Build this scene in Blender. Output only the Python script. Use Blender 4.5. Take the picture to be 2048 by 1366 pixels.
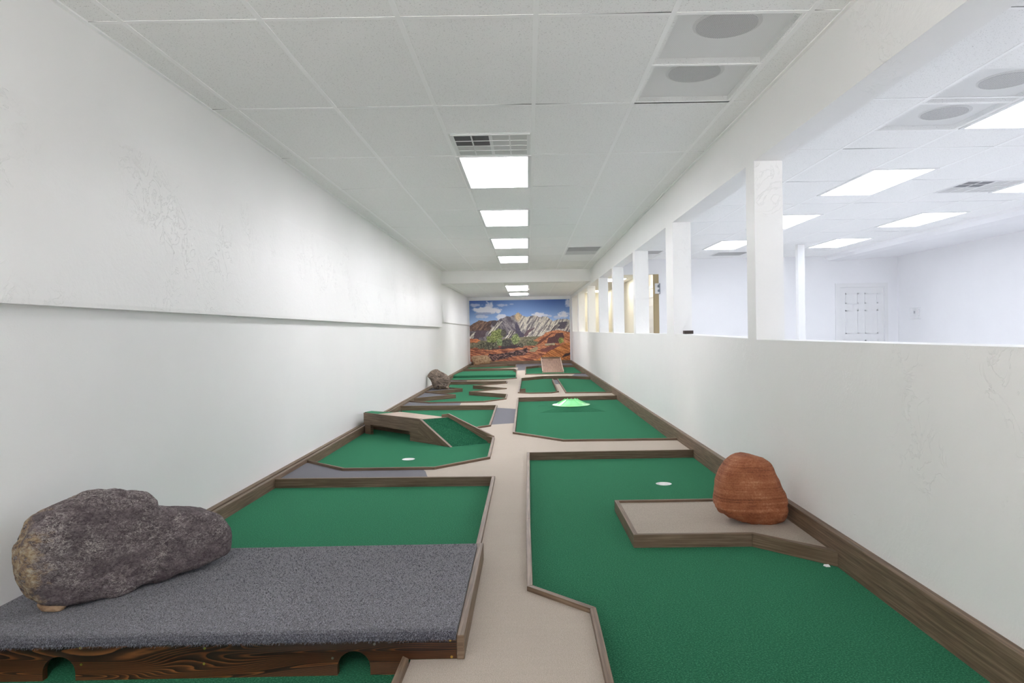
import bpy, bmesh, math, random
import numpy as np
from mathutils import Vector, Matrix, noise
from mathutils.geometry import delaunay_2d_cdt

for o in list(bpy.data.objects): bpy.data.objects.remove(o)
S = bpy.context.scene
COL = S.collection
random.seed(7)

# ------------------------------------------------------------------ camera
cam_d = bpy.data.cameras.new('camera'); cam = bpy.data.objects.new('camera', cam_d); COL.objects.link(cam)
YAW, PITCH, ROLL = -0.003576, 0.011911, -0.017727
def cam_axes():
    cy, sy, cp, sp = math.cos(YAW), math.sin(YAW), math.cos(PITCH), math.sin(PITCH)
    f = Vector((-sy*cp, cy*cp, -sp)); r = Vector((cy, sy, 0)); u = r.cross(f)
    c, s = math.cos(ROLL), math.sin(ROLL)
    return c*r + s*u, -s*r + c*u, f
_r, _u, _f = cam_axes()
m = Matrix((_r, _u, -_f)).transposed().to_4x4(); m.translation = Vector((0, 0, 1.10))
cam.matrix_world = m
cam_d.sensor_width = 36; cam_d.lens = 36*1405.4/2048
cam_d.shift_x = -36.46/2048; cam_d.shift_y = -2.4/2048
cam_d.clip_start = .05; cam_d.clip_end = 200
S.camera = cam

# ------------------------------------------------------------------ world, exposure
w = bpy.data.worlds.new('world'); S.world = w; w.use_nodes = True
_n, _l = w.node_tree.nodes, w.node_tree.links      # added glow, brighter below the horizon, lights the ceiling through the back wall opening
_tc = _n.new('ShaderNodeTexCoord'); _sx = _n.new('ShaderNodeSeparateXYZ'); _mr = _n.new('ShaderNodeMapRange'); _cr = _n.new('ShaderNodeValToRGB')
_l.new(_tc.outputs['Generated'], _sx.inputs[0]); _l.new(_sx.outputs[2], _mr.inputs[0]); _mr.inputs[1].default_value = -.05; _mr.inputs[2].default_value = .05
_l.new(_mr.outputs[0], _cr.inputs[0]); _cr.color_ramp.elements[0].color = (1, .99, 1, 1); _cr.color_ramp.elements[1].color = (.10, .11, .12, 1)
_l.new(_cr.outputs[0], _n['Background'].inputs[0])
w.node_tree.nodes['Background'].inputs[1].default_value = 13.0
S.view_settings.view_transform = 'Standard'; S.view_settings.look = 'None'
S.view_settings.gamma = 1; S.view_settings.use_curve_mapping = False
S.view_settings.exposure = 0.64
S.cycles.max_bounces = 14; S.cycles.diffuse_bounces = 12
LIGHT_MAIN = (.975, .955, 1.0); LIGHT_SIDE = (.90, .95, 1.04); LIGHT_HALL = (1.0, .95, .85)
E_MAIN, E_SIDE, E_HALL = 12.5, 6.2, 6.0

# ------------------------------------------------------------------ helpers
def srgb(r, g, b):
    f = lambda c: (c/255/12.92) if c/255 <= .04045 else ((c/255+.055)/1.055)**2.4
    return (f(r), f(g), f(b), 1)

def tag(o, label=None, cat=None, group=None, kind=None):
    if label: o['label'] = label
    if cat: o['category'] = cat
    if group: o['group'] = group
    if kind: o['kind'] = kind
    return o

def empty(name, loc, label, cat, group=None):
    o = bpy.data.objects.new(name, None); COL.objects.link(o); o.location = loc
    o.empty_display_size = .1
    return tag(o, label, cat, group)

def struct(o):
    o['kind'] = 'structure'; return o

def link(name, me, mat=None, parent=None, uvdir=None, smooth=False, label=None):
    """mesh given in world coordinates; under a parent it is moved to the parent's frame"""
    if uvdir is not None: uvmap(me, Vector(uvdir).normalized())
    o = bpy.data.objects.new(name, me); COL.objects.link(o)
    if mat: me.materials.append(mat)
    if smooth:
        for p in me.polygons: p.use_smooth = True
    if parent:
        root = parent
        off = Vector((0, 0, 0))
        while root: off += root.location; root = root.parent
        me.transform(Matrix.Translation(-off)); o.parent = parent
    if label: o['label'] = label
    return o

def uvmap(me, d):
    uv = me.uv_layers.new(name='uv') if not me.uv_layers else me.uv_layers[0]
    for p in me.polygons:
        n = p.normal; t = n.cross(d)
        if t.length < .3:
            t = Vector((0, 0, 1)) if abs(n.z) < .7 else Vector((1, 0, 0)); a = n.cross(t); a = a*.2
        else:
            a = d; t.normalize()
        for li in p.loop_indices:
            co = me.vertices[me.loops[li].vertex_index].co
            uv.data[li].uv = (co.dot(a), co.dot(t))

def mesh(name, v, f):
    me = bpy.data.meshes.new(name); me.from_pydata([tuple(x) for x in v], [], f); me.validate(); me.update()
    bm = bmesh.new(); bm.from_mesh(me); bmesh.ops.recalc_face_normals(bm, faces=bm.faces); bm.to_mesh(me); bm.free()
    return me

class MB:
    def __init__(s): s.v = []; s.f = []
    def box(s, x0, x1, y0, y1, z0, z1):
        return s.hexa([(x0,y0,z0),(x1,y0,z0),(x1,y1,z0),(x0,y1,z0)], [(x0,y0,z1),(x1,y0,z1),(x1,y1,z1),(x0,y1,z1)])
    def hexa(s, lo, hi):
        b = len(s.v); n = len(lo); s.v += [tuple(p) for p in lo] + [tuple(p) for p in hi]
        s.f.append(tuple(b+i for i in range(n))[::-1]); s.f.append(tuple(b+n+i for i in range(n)))
        for i in range(n):
            j = (i+1) % n; s.f.append((b+i, b+j, b+n+j, b+n+i))
        return s
    def quad(s, *p):
        b = len(s.v); s.v += [tuple(q) for q in p]; s.f.append(tuple(range(b, b+len(p)))); return s
    def tube(s, c0, c1, r0, r1, n=24, cap=True):
        c0, c1 = Vector(c0), Vector(c1); d = (c1-c0).normalized()
        a = d.orthogonal().normalized(); e = d.cross(a)
        lo = [c0 + r0*(math.cos(2*math.pi*i/n)*a + math.sin(2*math.pi*i/n)*e) for i in range(n)]
        hi = [c1 + r1*(math.cos(2*math.pi*i/n)*a + math.sin(2*math.pi*i/n)*e) for i in range(n)]
        if cap: return s.hexa(lo, hi)
        b = len(s.v); s.v += [tuple(p) for p in lo+hi]
        for i in range(n):
            j = (i+1) % n; s.f.append((b+i, b+j, b+n+j, b+n+i))
        return s
    def build(s, name, mat=None, parent=None, uvdir=None, smooth=False, bevel=0, label=None):
        me = mesh(name, s.v, s.f)
        if bevel:
            bm = bmesh.new(); bm.from_mesh(me)
            bmesh.ops.bevel(bm, geom=list(bm.edges), offset=bevel, segments=2, affect='EDGES', profile=.6)
            bm.to_mesh(me); bm.free()
        return link(name, me, mat, parent, uvdir, smooth, label)

def inside(p, poly):
    x, y = p; c = False; n = len(poly)
    for i in range(n):
        x0, y0 = poly[i]; x1, y1 = poly[i-1]
        if (y0 > y) != (y1 > y) and x < (x1-x0)*(y-y0)/(y1-y0)+x0: c = not c
    return c

def region(loops, keep, lo, hi, put=lambda a, b, c: (a, b, c)):
    """triangulate the plane by the loops, keep triangles whose centre passes keep(), extrude between lo and hi"""
    v = []; e = []
    for L in loops:
        b = len(v); v += [Vector(p) for p in L]; e += [(b+i, b+(i+1) % len(L)) for i in range(len(L))]
    vo, eo, fo, *_ = delaunay_2d_cdt(v, e, [], 0, 1e-5)
    kept = []
    for f in fo:
        c = sum((vo[i] for i in f), Vector((0, 0)))/len(f)
        if keep((c.x, c.y)): kept.append(tuple(f))
    cnt = {}
    for f in kept:
        for i in range(len(f)):
            k = (f[i], f[(i+1) % len(f)]); cnt[k] = 1
    n = len(vo)
    V = [put(p.x, p.y, lo) for p in vo] + [put(p.x, p.y, hi) for p in vo]
    F = [tuple(i+n for i in f) for f in kept] + [tuple(f[::-1]) for f in kept]
    for (a, b) in cnt:
        if (b, a) not in cnt: F.append((a, b, b+n, a+n))
    used = sorted({i for f in F for i in f}); mp = {u: i for i, u in enumerate(used)}
    return mesh('m', [V[u] for u in used], [tuple(mp[i] for i in f) for f in F])

def offset_poly(P, t, conv_lim=3.0, refl_lim=14.0):
    n = len(P); area = sum(P[i-1][0]*P[i][1]-P[i][0]*P[i-1][1] for i in range(n))
    sg = 1 if area > 0 else -1; out = []
    for i in range(n):
        a, b, c = Vector(P[i-1]), Vector(P[i]), Vector(P[(i+1) % n])
        d0, d1 = (b-a).normalized(), (c-b).normalized()
        n0 = Vector((d0.y, -d0.x))*sg; n1 = Vector((d1.y, -d1.x))*sg
        mm = n0+n1
        if mm.length < 1e-4: mm = n0
        mm.normalize(); k = 1/max(.03, mm.dot(n0))
        convex = (d0.x*d1.y-d0.y*d1.x)*sg > 0
        k = min(k, conv_lim if convex else refl_lim)
        out.append(tuple(b+mm*t*k))
    return out

# ------------------------------------------------------------------ materials
def mat(name, rough=.7):
    mt = bpy.data.materials.new(name); mt.use_nodes = True
    b = mt.node_tree.nodes['Principled BSDF']; b.inputs['Roughness'].default_value = rough
    return mt, mt.node_tree.nodes, mt.node_tree.links, b

def N(ns, t, **k):
    n = ns.new(t)
    for a, v in k.items():
        if a in n.inputs: n.inputs[a].default_value = v
        else: setattr(n, a, v)
    return n

def ramp(ns, ls, fac, stops):
    r = ns.new('ShaderNodeValToRGB'); cr = r.color_ramp
    while len(cr.elements) < len(stops): cr.elements.new(.5)
    for e, (p, c) in zip(cr.elements, stops): e.position = p; e.color = c if len(c) == 4 else (*c, 1)
    ls.new(fac, r.inputs[0]); return r

def mapping(ns, ls, scale=(1, 1, 1), src='Object', rot=(0, 0, 0)):
    tc = ns.new('ShaderNodeTexCoord'); mp = ns.new('ShaderNodeMapping')
    mp.inputs['Scale'].default_value = scale; mp.inputs['Rotation'].default_value = rot
    ls.new(tc.outputs[src], mp.inputs[0]); return mp.outputs[0]

def noise_n(ns, ls, vec, scale, detail=3, rough=.5, dist=0):
    n = N(ns, 'ShaderNodeTexNoise'); n.inputs['Scale'].default_value = scale; n.inputs['Detail'].default_value = detail
    n.inputs['Roughness'].default_value = rough; n.inputs['Distortion'].default_value = dist
    ls.new(vec, n.inputs['Vector']); return n.outputs[0]

def bump(ns, ls, b, h, strength, dist=.01):
    n = N(ns, 'ShaderNodeBump'); n.inputs['Strength'].default_value = strength; n.inputs['Distance'].default_value = dist
    ls.new(h, n.inputs['Height']); ls.new(n.outputs[0], b.inputs['Normal']); return n

def mixc(ns, ls, fac, a, c, mode='MIX'):
    n = ns.new('ShaderNodeMix'); n.data_type = 'RGBA'; n.blend_type = mode
    for i, x in ((0, fac), (6, a), (7, c)):
        if hasattr(x, 'links') or hasattr(x, 'is_linked'): ls.new(x, n.inputs[i])
        else: n.inputs[i].default_value = x
    return n.outputs[2]

def math_n(ns, ls, op, a, b=0.0, c=None):
    n = ns.new('ShaderNodeMath'); n.operation = op
    for i, x in enumerate((a, b) if c is None else (a, b, c)):
        if hasattr(x, 'is_linked'): ls.new(x, n.inputs[i])
        else: n.inputs[i].default_value = x
    return n.outputs[0]

def plaster(name, col, rough=.42, k=1.0):
    mt, ns, ls, b = mat(name, rough)
    v = mapping(ns, ls)
    blot = noise_n(ns, ls, v, 1.1, 4, .55)
    c = ramp(ns, ls, blot, [(.3, tuple(x*.965 for x in col[:3])), (.7, col[:3])])
    ls.new(c.outputs[0], b.inputs['Base Color'])
    fine = noise_n(ns, ls, v, 55, 3, .6)
    tw = noise_n(ns, ls, v, 6, 5, .62, 1.6)                 # trowel ridges: thin level lines of a distorted noise
    rid = math_n(ns, ls, 'ABSOLUTE', math_n(ns, ls, 'SUBTRACT', tw, .5))
    rid = ramp(ns, ls, rid, [(0, (1, 1, 1)), (.014, (0, 0, 0))])
    msk = ramp(ns, ls, noise_n(ns, ls, v, 2.3, 3, .5), [(.50, (0, 0, 0)), (.60, (1, 1, 1))])
    rid = mixc(ns, ls, 1.0, rid.outputs[0], msk.outputs[0], 'MULTIPLY')
    h = math_n(ns, ls, 'MULTIPLY_ADD', rid, .42, math_n(ns, ls, 'MULTIPLY', fine, .22))
    h = math_n(ns, ls, 'ADD', h, math_n(ns, ls, 'MULTIPLY', tw, .5))
    bump(ns, ls, b, h, .65*k, .005)
    return mt

def carpet(name, c0, c1, c2, scale=330, streak=(1, 1, 1), sheen=.2, bstr=.6, wear=.06, tint=(1, 1, 1, 1)):
    mt, ns, ls, b = mat(name, 1.0)
    b.inputs['Specular IOR Level'].default_value = .1
    if 'Sheen Weight' in b.inputs: b.inputs['Sheen Weight'].default_value = sheen; b.inputs['Sheen Roughness'].default_value = .5; b.inputs['Sheen Tint'].default_value = tint
    v = mapping(ns, ls, streak)
    f = noise_n(ns, ls, v, scale, 2, .7)
    c = ramp(ns, ls, f, [(.3, c0), (.5, c1), (.72, c2)])
    big = noise_n(ns, ls, v, 2.2, 5, .65)
    mid = noise_n(ns, ls, mapping(ns, ls, (3, 40, 3)), 1.4, 4, .65)
    g = math_n(ns, ls, 'ADD', math_n(ns, ls, 'MULTIPLY_ADD', big, wear*2, 1-wear), math_n(ns, ls, 'MULTIPLY_ADD', mid, wear*1.6, -wear*.8))
    cc = N(ns, 'ShaderNodeHueSaturation'); ls.new(g, cc.inputs['Value']); ls.new(c.outputs[0], cc.inputs['Color'])
    ls.new(cc.outputs[0], b.inputs['Base Color'])
    bump(ns, ls, b, f, bstr, .004)
    return mt

def wood(name, dark, mid, light, gs=1.0, rough=.55, rings=False, bstr=.25):
    mt, ns, ls, b = mat(name, rough)
    tc = ns.new('ShaderNodeTexCoord'); oi = ns.new('ShaderNodeObjectInfo')
    cb = ns.new('ShaderNodeCombineXYZ'); ls.new(math_n(ns, ls, 'MULTIPLY', oi.outputs['Random'], 37.0), cb.inputs[0]); ls.new(math_n(ns, ls, 'MULTIPLY', oi.outputs['Random'], 11.0), cb.inputs[1])
    add = ns.new('ShaderNodeVectorMath'); add.operation = 'ADD'; ls.new(tc.outputs['UV'], add.inputs[0]); ls.new(cb.outputs[0], add.inputs[1])
    mp = ns.new('ShaderNodeMapping'); mp.inputs['Scale'].default_value = (3.2*gs, 95*gs, 1); ls.new(add.outputs[0], mp.inputs[0])
    if rings:
        m2 = ns.new('ShaderNodeMapping'); m2.inputs['Scale'].default_value = (.75, 7.0, 1); ls.new(add.outputs[0], m2.inputs[0])
        base = noise_n(ns, ls, m2.outputs[0], 1.5, 1.0, .4, .35)
        wv = math_n(ns, ls, 'FRACT', math_n(ns, ls, 'MULTIPLY', base, 44.0))
        fine = noise_n(ns, ls, mp.outputs[0], 1.6, 4, .6)
        f = math_n(ns, ls, 'MULTIPLY_ADD', fine, .35, math_n(ns, ls, 'MULTIPLY', wv, .68))
        c = ramp(ns, ls, f, [(.25, dark), (.60, mid), (.80, light), (.92, dark)])
        patch = ramp(ns, ls, noise_n(ns, ls, m2.outputs[0], 1.1, 3, .6), [(.38, (.35, .3, .27)), (.66, (1, 1, 1))])
        col = mixc(ns, ls, 1.0, c.outputs[0], patch.outputs[0], 'MULTIPLY')
    else:
        f = noise_n(ns, ls, mp.outputs[0], 1.0, 5, .62, .25)
        c = ramp(ns, ls, f, [(.28, dark), (.5, mid), (.74, light)]); col = c.outputs[0]
    ls.new(col, b.inputs['Base Color'])
    bump(ns, ls, b, f, bstr, .002)
    return mt

def plain(name, col, rough=.5, metal=0, emit=None, strength=0):
    mt, ns, ls, b = mat(name, rough); b.inputs['Base Color'].default_value = col; b.inputs['Metallic'].default_value = metal
    if emit: b.inputs['Emission Color'].default_value = (*emit[:3], 1); b.inputs['Emission Strength'].default_value = strength
    return mt

M = {}
M['wall'] = plaster('plaster_warm_white', (.90, .895, .885))
M['wall_smooth'] = plaster('plaster_smooth_white', (.90, .895, .885), k=.25)
M['wall_side'] = plaster('plaster_cool_white', (.88, .88, .895), k=.5)
M['wall_hall'] = plaster('plaster_cream', (.82, .80, .72), k=.4)
M['turf'] = carpet('green_turf', srgb(0, 14, 7), srgb(4, 56, 35), srgb(60, 118, 88), 170, sheen=.38, wear=.12, tint=(.22, 1, .55, 1))
M['beige'] = carpet('beige_carpet', srgb(140, 128, 114), srgb(182, 170, 156), srgb(212, 202, 190), 380, (1, 2.2, 1), sheen=.15, wear=.06)
M['grey'] = carpet('grey_carpet', srgb(62, 61, 67), srgb(100, 99, 107), srgb(146, 145, 153), 380, sheen=.15, wear=.05)
M['shag'] = carpet('charcoal_shag', srgb(42, 42, 49), srgb(76, 76, 85), srgb(152, 153, 164), 210, (1.6, .8, 1), sheen=.35, bstr=1.0, wear=.10)
M['board'] = wood('composite_board', srgb(78, 61, 46), srgb(110, 90, 71), srgb(144, 124, 104))
M['deck'] = wood('pale_deck_board', srgb(146, 130, 114), srgb(178, 160, 144), srgb(198, 182, 166))
M['ply'] = wood('brown_plywood', srgb(92, 68, 54), srgb(136, 106, 88), srgb(166, 138, 118), gs=.8)
M['stain'] = wood('stained_pine', srgb(40, 24, 14), srgb(70, 43, 24), srgb(140, 88, 48), rings=True, rough=.4)
M['brass'] = plain('brass', srgb(200, 170, 90), .35, 1)
M['steel'] = plain('steel', srgb(150, 140, 130), .4, 1)
M['white'] = plain('white_paint', (.82, .82, .82, 1), .5)
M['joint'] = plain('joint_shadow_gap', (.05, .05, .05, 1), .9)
M['vinyl'] = plain('pale_vinyl', (.62, .62, .63, 1), .6)
M['grid'] = plain('ceiling_grid_white', (.97, .97, .965, 1), .45)
M['dark'] = plain('dark_void', (.02, .02, .022, 1), .9)
M['duct'] = plain('duct_grey', (.20, .20, .215, 1), .6)
M['bristle'] = plain('vent_dark', (.12, .115, .12, 1), .8)
M['vent'] = plain('vent_pale', (.62, .62, .61, 1), .5)
M['cup'] = plain('cup_white', (.92, .92, .92, 1), .35)
M['brown_door'] = plain('tan_brown_paint', srgb(166, 148, 112), .6)
M['black_brown'] = plain('dark_brown', srgb(62, 50, 46), .6)
M['paper'] = plain('paper', (.75, .75, .75, 1), .8)
M['grey_plastic'] = plain('grey_plastic', srgb(110, 114, 120), .4)
def tilemat():
    mt, ns, ls, b = mat('ceiling_tile', .85)
    v = mapping(ns, ls)
    vo = N(ns, 'ShaderNodeTexVoronoi'); vo.inputs['Scale'].default_value = 120; ls.new(mapping(ns, ls, (.7, 1.5, 1)), vo.inputs['Vector'])
    n1 = noise_n(ns, ls, v, 60, 2, .6)
    pit = math_n(ns, ls, 'ADD', vo.outputs['Distance'], math_n(ns, ls, 'MULTIPLY', n1, .55))
    r = ramp(ns, ls, pit, [(.36, (.45, .45, .44)), (.50, (.92, .92, .91))])
    ls.new(r.outputs[0], b.inputs['Base Color'])
    bump(ns, ls, b, noise_n(ns, ls, v, 160, 3, .6), .3, .003)
    return mt
M['tile'] = tilemat()
def perf():
    mt, ns, ls, b = mat('perforated_white_metal', .5)
    b.inputs['Base Color'].default_value = (.80, .80, .79, 1)
    v = mapping(ns, ls, (150, 150, 150), rot=(0, 0, math.radians(45)))
    sx = N(ns, 'ShaderNodeSeparateXYZ'); ls.new(v, sx.inputs[0])
    def cell(o): return math_n(ns, ls, 'SUBTRACT', math_n(ns, ls, 'FRACT', o), .5)
    x, y = cell(sx.outputs[0]), cell(sx.outputs[1])
    d = math_n(ns, ls, 'SQRT', math_n(ns, ls, 'ADD', math_n(ns, ls, 'MULTIPLY', x, x), math_n(ns, ls, 'MULTIPLY', y, y)))
    hole = math_n(ns, ls, 'GREATER_THAN', d, .36)
    ls.new(hole, b.inputs['Alpha'])
    return mt
M['perf'] = perf()
def lamp_mat(name, col, s):
    mt, ns, ls, b = mat(name, .4); b.inputs['Base Color'].default_value = (.9, .9, .9, 1)
    b.inputs['Emission Color'].default_value = (*col, 1); b.inputs['Emission Strength'].default_value = s; return mt
M['lamp'] = lamp_mat('lit_diffuser_warm', LIGHT_MAIN, E_MAIN)
M['lamp_side'] = lamp_mat('lit_diffuser_cool', LIGHT_SIDE, E_SIDE)
M['lamp_hall'] = lamp_mat('lit_diffuser_hall', LIGHT_HALL, E_HALL)
def lava(name, cols, tan, sc=1.0):
    mt, ns, ls, b = mat(name, .9)
    v = mapping(ns, ls, (1, 1, 1.6), rot=(0, math.radians(-12), 0))
    n1 = noise_n(ns, ls, v, 26*sc, 9, .72, .1); n2 = noise_n(ns, ls, v, 6*sc, 6, .65, .2); n3 = noise_n(ns, ls, v, 110*sc, 5, .75)
    c = ramp(ns, ls, math_n(ns, ls, 'ADD', math_n(ns, ls, 'MULTIPLY', n1, .5), math_n(ns, ls, 'MULTIPLY', n3, .5)), [(.36, cols[0]), (.48, cols[1]), (.60, cols[2])])
    # pale crust as a net of fine filaments
    def net(scale, w):
        t = noise_n(ns, ls, v, scale*sc, 3, .6, 1.1)
        return ramp(ns, ls, math_n(ns, ls, 'ABSOLUTE', math_n(ns, ls, 'SUBTRACT', t, .5)), [(0, (1, 1, 1)), (w, (0, 0, 0))]).outputs[0]
    nets = mixc(ns, ls, 1.0, net(30, .030), net(52, .034), 'ADD')
    nets = mixc(ns, ls, 1.0, nets, ramp(ns, ls, n2, [(.42, (.06, .06, .06)), (.60, (.9, .9, .9))]).outputs[0], 'MULTIPLY')
    nets = mixc(ns, ls, 1.0, nets, ramp(ns, ls, n3, [(.30, (0, 0, 0)), (.48, (1, 1, 1))]).outputs[0], 'MULTIPLY')
    cc = mixc(ns, ls, nets, c.outputs[0], cols[3])
    tcn = ns.new('ShaderNodeTexCoord'); sx = N(ns, 'ShaderNodeSeparateXYZ'); ls.new(tcn.outputs['Object'], sx.inputs[0])
    tm = math_n(ns, ls, 'ADD', math_n(ns, ls, 'MULTIPLY', sx.outputs[0], tan[0]), math_n(ns, ls, 'MULTIPLY', sx.outputs[2], tan[1]))
    tm = math_n(ns, ls, 'ADD', tm, math_n(ns, ls, 'MULTIPLY_ADD', n2, 3.0, tan[2]))
    tf = ramp(ns, ls, tm, [(.40, (0, 0, 0)), (.75, (1, 1, 1))])
    tfm = mixc(ns, ls, 1.0, tf.outputs[0], ramp(ns, ls, n1, [(.40, (.1, .1, .1)), (.55, (1, 1, 1))]).outputs[0], 'MULTIPLY')
    tc2 = ramp(ns, ls, n1, [(.40, srgb(92, 78, 66)), (.49, srgb(176, 140, 98)), (.56, srgb(190, 170, 140)), (.66, srgb(216, 206, 186))])
    col = mixc(ns, ls, tfm, cc, tc2.outputs[0]); ls.new(col, b.inputs['Base Color'])
    hgt = math_n(ns, ls, 'ADD', n1, math_n(ns, ls, 'MULTIPLY', n3, .5))
    bump(ns, ls, b, hgt, 1.0, .016)
    return mt
M['lava'] = lava('purple_grey_lava', [srgb(58, 49, 51), srgb(102, 90, 93), srgb(136, 123, 126), srgb(214, 204, 198)], (-6.5, -1.8, -1.60))
M['lava2'] = lava('pitted_lava', [srgb(38, 33, 34), srgb(108, 94, 86), srgb(170, 150, 132), srgb(196, 178, 158)], (0, -4.5, -.9), 1.0)
def sandstone():
    mt, ns, ls, b = mat('red_sandstone', .85)
    v = mapping(ns, ls)
    band = noise_n(ns, ls, mapping(ns, ls, (1.2, 1.2, 60), rot=(0, math.radians(4), 0)), 1.7, 5, .65, .3)
    gr = noise_n(ns, ls, v, 120, 4, .7); pt = noise_n(ns, ls, v, 9, 4, .6)
    f = math_n(ns, ls, 'ADD', math_n(ns, ls, 'MULTIPLY', band, .40), math_n(ns, ls, 'ADD', math_n(ns, ls, 'MULTIPLY', gr, .30), math_n(ns, ls, 'MULTIPLY', pt, .30)))
    c = ramp(ns, ls, f, [(.38, srgb(106, 58, 38)), (.46, srgb(146, 84, 54)), (.55, srgb(170, 106, 72)), (.66, srgb(206, 156, 120))])
    ls.new(c.outputs[0], b.inputs['Base Color'])
    bump(ns, ls, b, f, .6, .012); return mt
M['sandstone'] = sandstone()
def tanrock():
    mt, ns, ls, b = mat('tan_sandstone', .9); v = mapping(ns, ls)
    f = noise_n(ns, ls, v, 18, 6, .65)
    c = ramp(ns, ls, f, [(.36, srgb(128, 100, 76)), (.52, srgb(168, 138, 108)), (.66, srgb(190, 162, 132))])
    ls.new(c.outputs[0], b.inputs['Base Color']); bump(ns, ls, b, f, .6, .02); return mt
M['tan'] = tanrock()
def crater():
    mt, ns, ls, b = mat('mint_green_plastic', .25)
    b.inputs['Base Color'].default_value = srgb(150, 240, 165)
    b.inputs['Subsurface Weight'].default_value = .15; b.inputs['Coat Weight'].default_value = .4
    return mt
M['mint'] = crater()
def glassy():
    mt, ns, ls, b = mat('clear_plastic', .2); b.inputs['Base Color'].default_value = (.95, .95, .96, 1)
    b.inputs['Alpha'].default_value = .22; return mt
M['clear'] = glassy()

# ------------------------------------------------------------------ room shell
XL, XR, XW = -1.93, 1.437, 1.614          # corridor walls, side-room face of the half wall
YB, YM = -3.0, 23.2                       # back of the building, mural wall
ZC, ZF = 2.50, -.06
X2, Y2 = 7.4, 14.0                        # side room far right and far wall
XH, YH = 2.9, 26.0                        # hallway beyond

struct(MB().box(XL-.15, X2+.15, YB-.15, YH+.15, ZF-.1, ZF).build('floor', M['beige']))
struct(MB().box(XW, X2, YB, Y2, ZF, .0).build('floor', M['vinyl']))
struct(MB().box(XW, XH, Y2, YH, ZF, .0).build('floor', M['beige']))
struct(MB().box(XL-.12, XL, YB, YM+.1, ZF, ZC+.1).build('wall_left', M['wall_smooth']))
struct(MB().box(XL, XR, YM, YM+.1, ZF, ZC+.1).build('wall_far', M['wall']))
wb = [(XL-.12, ZF), (X2+.12, ZF), (X2+.12, ZC+.1), (XL-.12, ZC+.1)]
wh = [[(a, .35), (b, .35), (b, 2.0), (a, 2.0)] for a, b in ((-1.5, .7),)]
struct(link('wall_back', region([wb]+wh, lambda p: inside(p, wb) and not any(inside(p, h) for h in wh), YB-.12, YB, lambda a, b, c: (a, c, b)), M['wall']))
for i, h in enumerate(wh):  # added frame and opening, unseen, letting extra light onto the ceiling
    f = MB(); x0, x1 = h[0][0], h[1][0]; xm = (x0+x1)/2
    f.box(x0, x1, YB-.10, YB-.03, .35, .41); f.box(x0, x1, YB-.10, YB-.03, 1.94, 2.0)
    for x in (x0, xm-.03, x1-.06): f.box(x, x+.06, YB-.10, YB-.03, .41, 1.94)
    struct(f.build('added_window_%d' % (i+1), M['white']))
struct(MB().box(X2, X2+.12, YB, Y2+.12, ZF, ZC+.1).build('wall_side_room_right', M['wall_side']))
# projecting plaster bands on the left wall (square lower lip, top feathered into the wall)
def band(y0, y1, z0, z1, d):
    pr = [(XL, z0), (XL+d, z0), (XL+d, z0+.02), (XL+d*.35, z0+(z1-z0)*.6), (XL+.004, z1), (XL, z1)]
    b = MB(); b.hexa([(x, y0, z) for x, z in pr], [(x, y1, z) for x, z in pr]); return b
struct(band(YB, 15.45, 1.237, 2.04, .058).build('trim_1', M['wall']))
struct(band(15.95, YM, 1.350, 1.86, .036).build('trim_2', M['wall']))
# half wall with openings, posts and header
SILL = [(-2.5, 1.038), (2.03, 1.034), (4.41, 1.026), (4.58, 1.033), (6.89, 1.054), (11.8, 1.057), (14.0, 1.064), (16.7, 1.074), (20.0, 1.088), (22.6, 1.090)]
def sill(y):
    for (a, za), (b, zb) in zip(SILL, SILL[1:]):
        if y <= b: return za+(zb-za)*(y-a)/(b-a)
    return SILL[-1][1]
BAYS = [(-2.5, 4.41), (4.58, 6.89), (7.24, 9.31), (9.50, 11.68), (11.86, 13.94), (14.13, 16.57), (16.76, 19.63), (20.0, 22.45)]
holes = [[(a, sill(a)), (b, sill(b)), (b, 2.142+.0008*b), (a, 2.142+.0008*a)] for a, b in BAYS]
outer = [(YB, ZF), (YM+.1, ZF), (YM+.1, ZC+.1), (YB, ZC+.1)]
struct(link('wall_right', region([outer]+holes, lambda p: inside(p, outer) and not any(inside(p, h) for h in holes), XR, XW, lambda a, b, c: (c, a, b)), M['wall']))
# side room far wall with opening into the hallway, door, brown trim
door = [(6.24, -.01), (7.12, -.01), (7.12, 1.875), (6.24, 1.875)]
fo = [(XW, ZF), (X2+.1, ZF), (X2+.1, ZC+.1), (XW, ZC+.1)]; op = [(XW-.01, ZF-.01), (2.63, ZF-.01), (2.63, 2.205), (XW-.01, 2.205)]
struct(link('wall_side_room_far', region([fo, op, door], lambda p: inside(p, fo) and not inside(p, op) and not inside(p, door), Y2, Y2+.12, lambda a, b, c: (a, c, b)), M['wall_side']))
struct(MB().box(2.538, 2.628, Y2+.0, Y2+.14, 0, 2.205).build('trim_3', M['brown_door']))
# hallway shell
struct(MB().box(XH, XH+.1, Y2+.12, YH, ZF, ZC+.1).build('wall_hall_right', M['wall_hall']))
struct(MB().box(1.4, XH+.1, YH, YH+.1, ZF, ZC+.1).build('wall_hall_far', M['wall_hall']))
struct(MB().box(XR, XW, YM+.1, YH, ZF, ZC+.1).build('wall_hall_left', M['wall_hall']))
hs = MB()
for z in (1.42, 1.62, 1.90): hs.box(XW+.02, XH-.02, YH-.02, YH, z, z+.03)
struct(hs.build('trim_4', M['wall_hall']))
hd = MB(); hd.box(XH-.03, XH, 15.7, 15.78, 0, 2.05); hd.box(XH-.03, XH, 16.6, 16.68, 0, 2.05); hd.box(XH-.03, XH, 15.7, 16.68, 2.05, 2.13)
struct(hd.build('trim_5', M['white']))
hl = MB().box(XH-.02, XH, 15.78, 16.6, 0, 2.05)
hdoor = struct(hl.build('door_2', M['white']))
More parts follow.
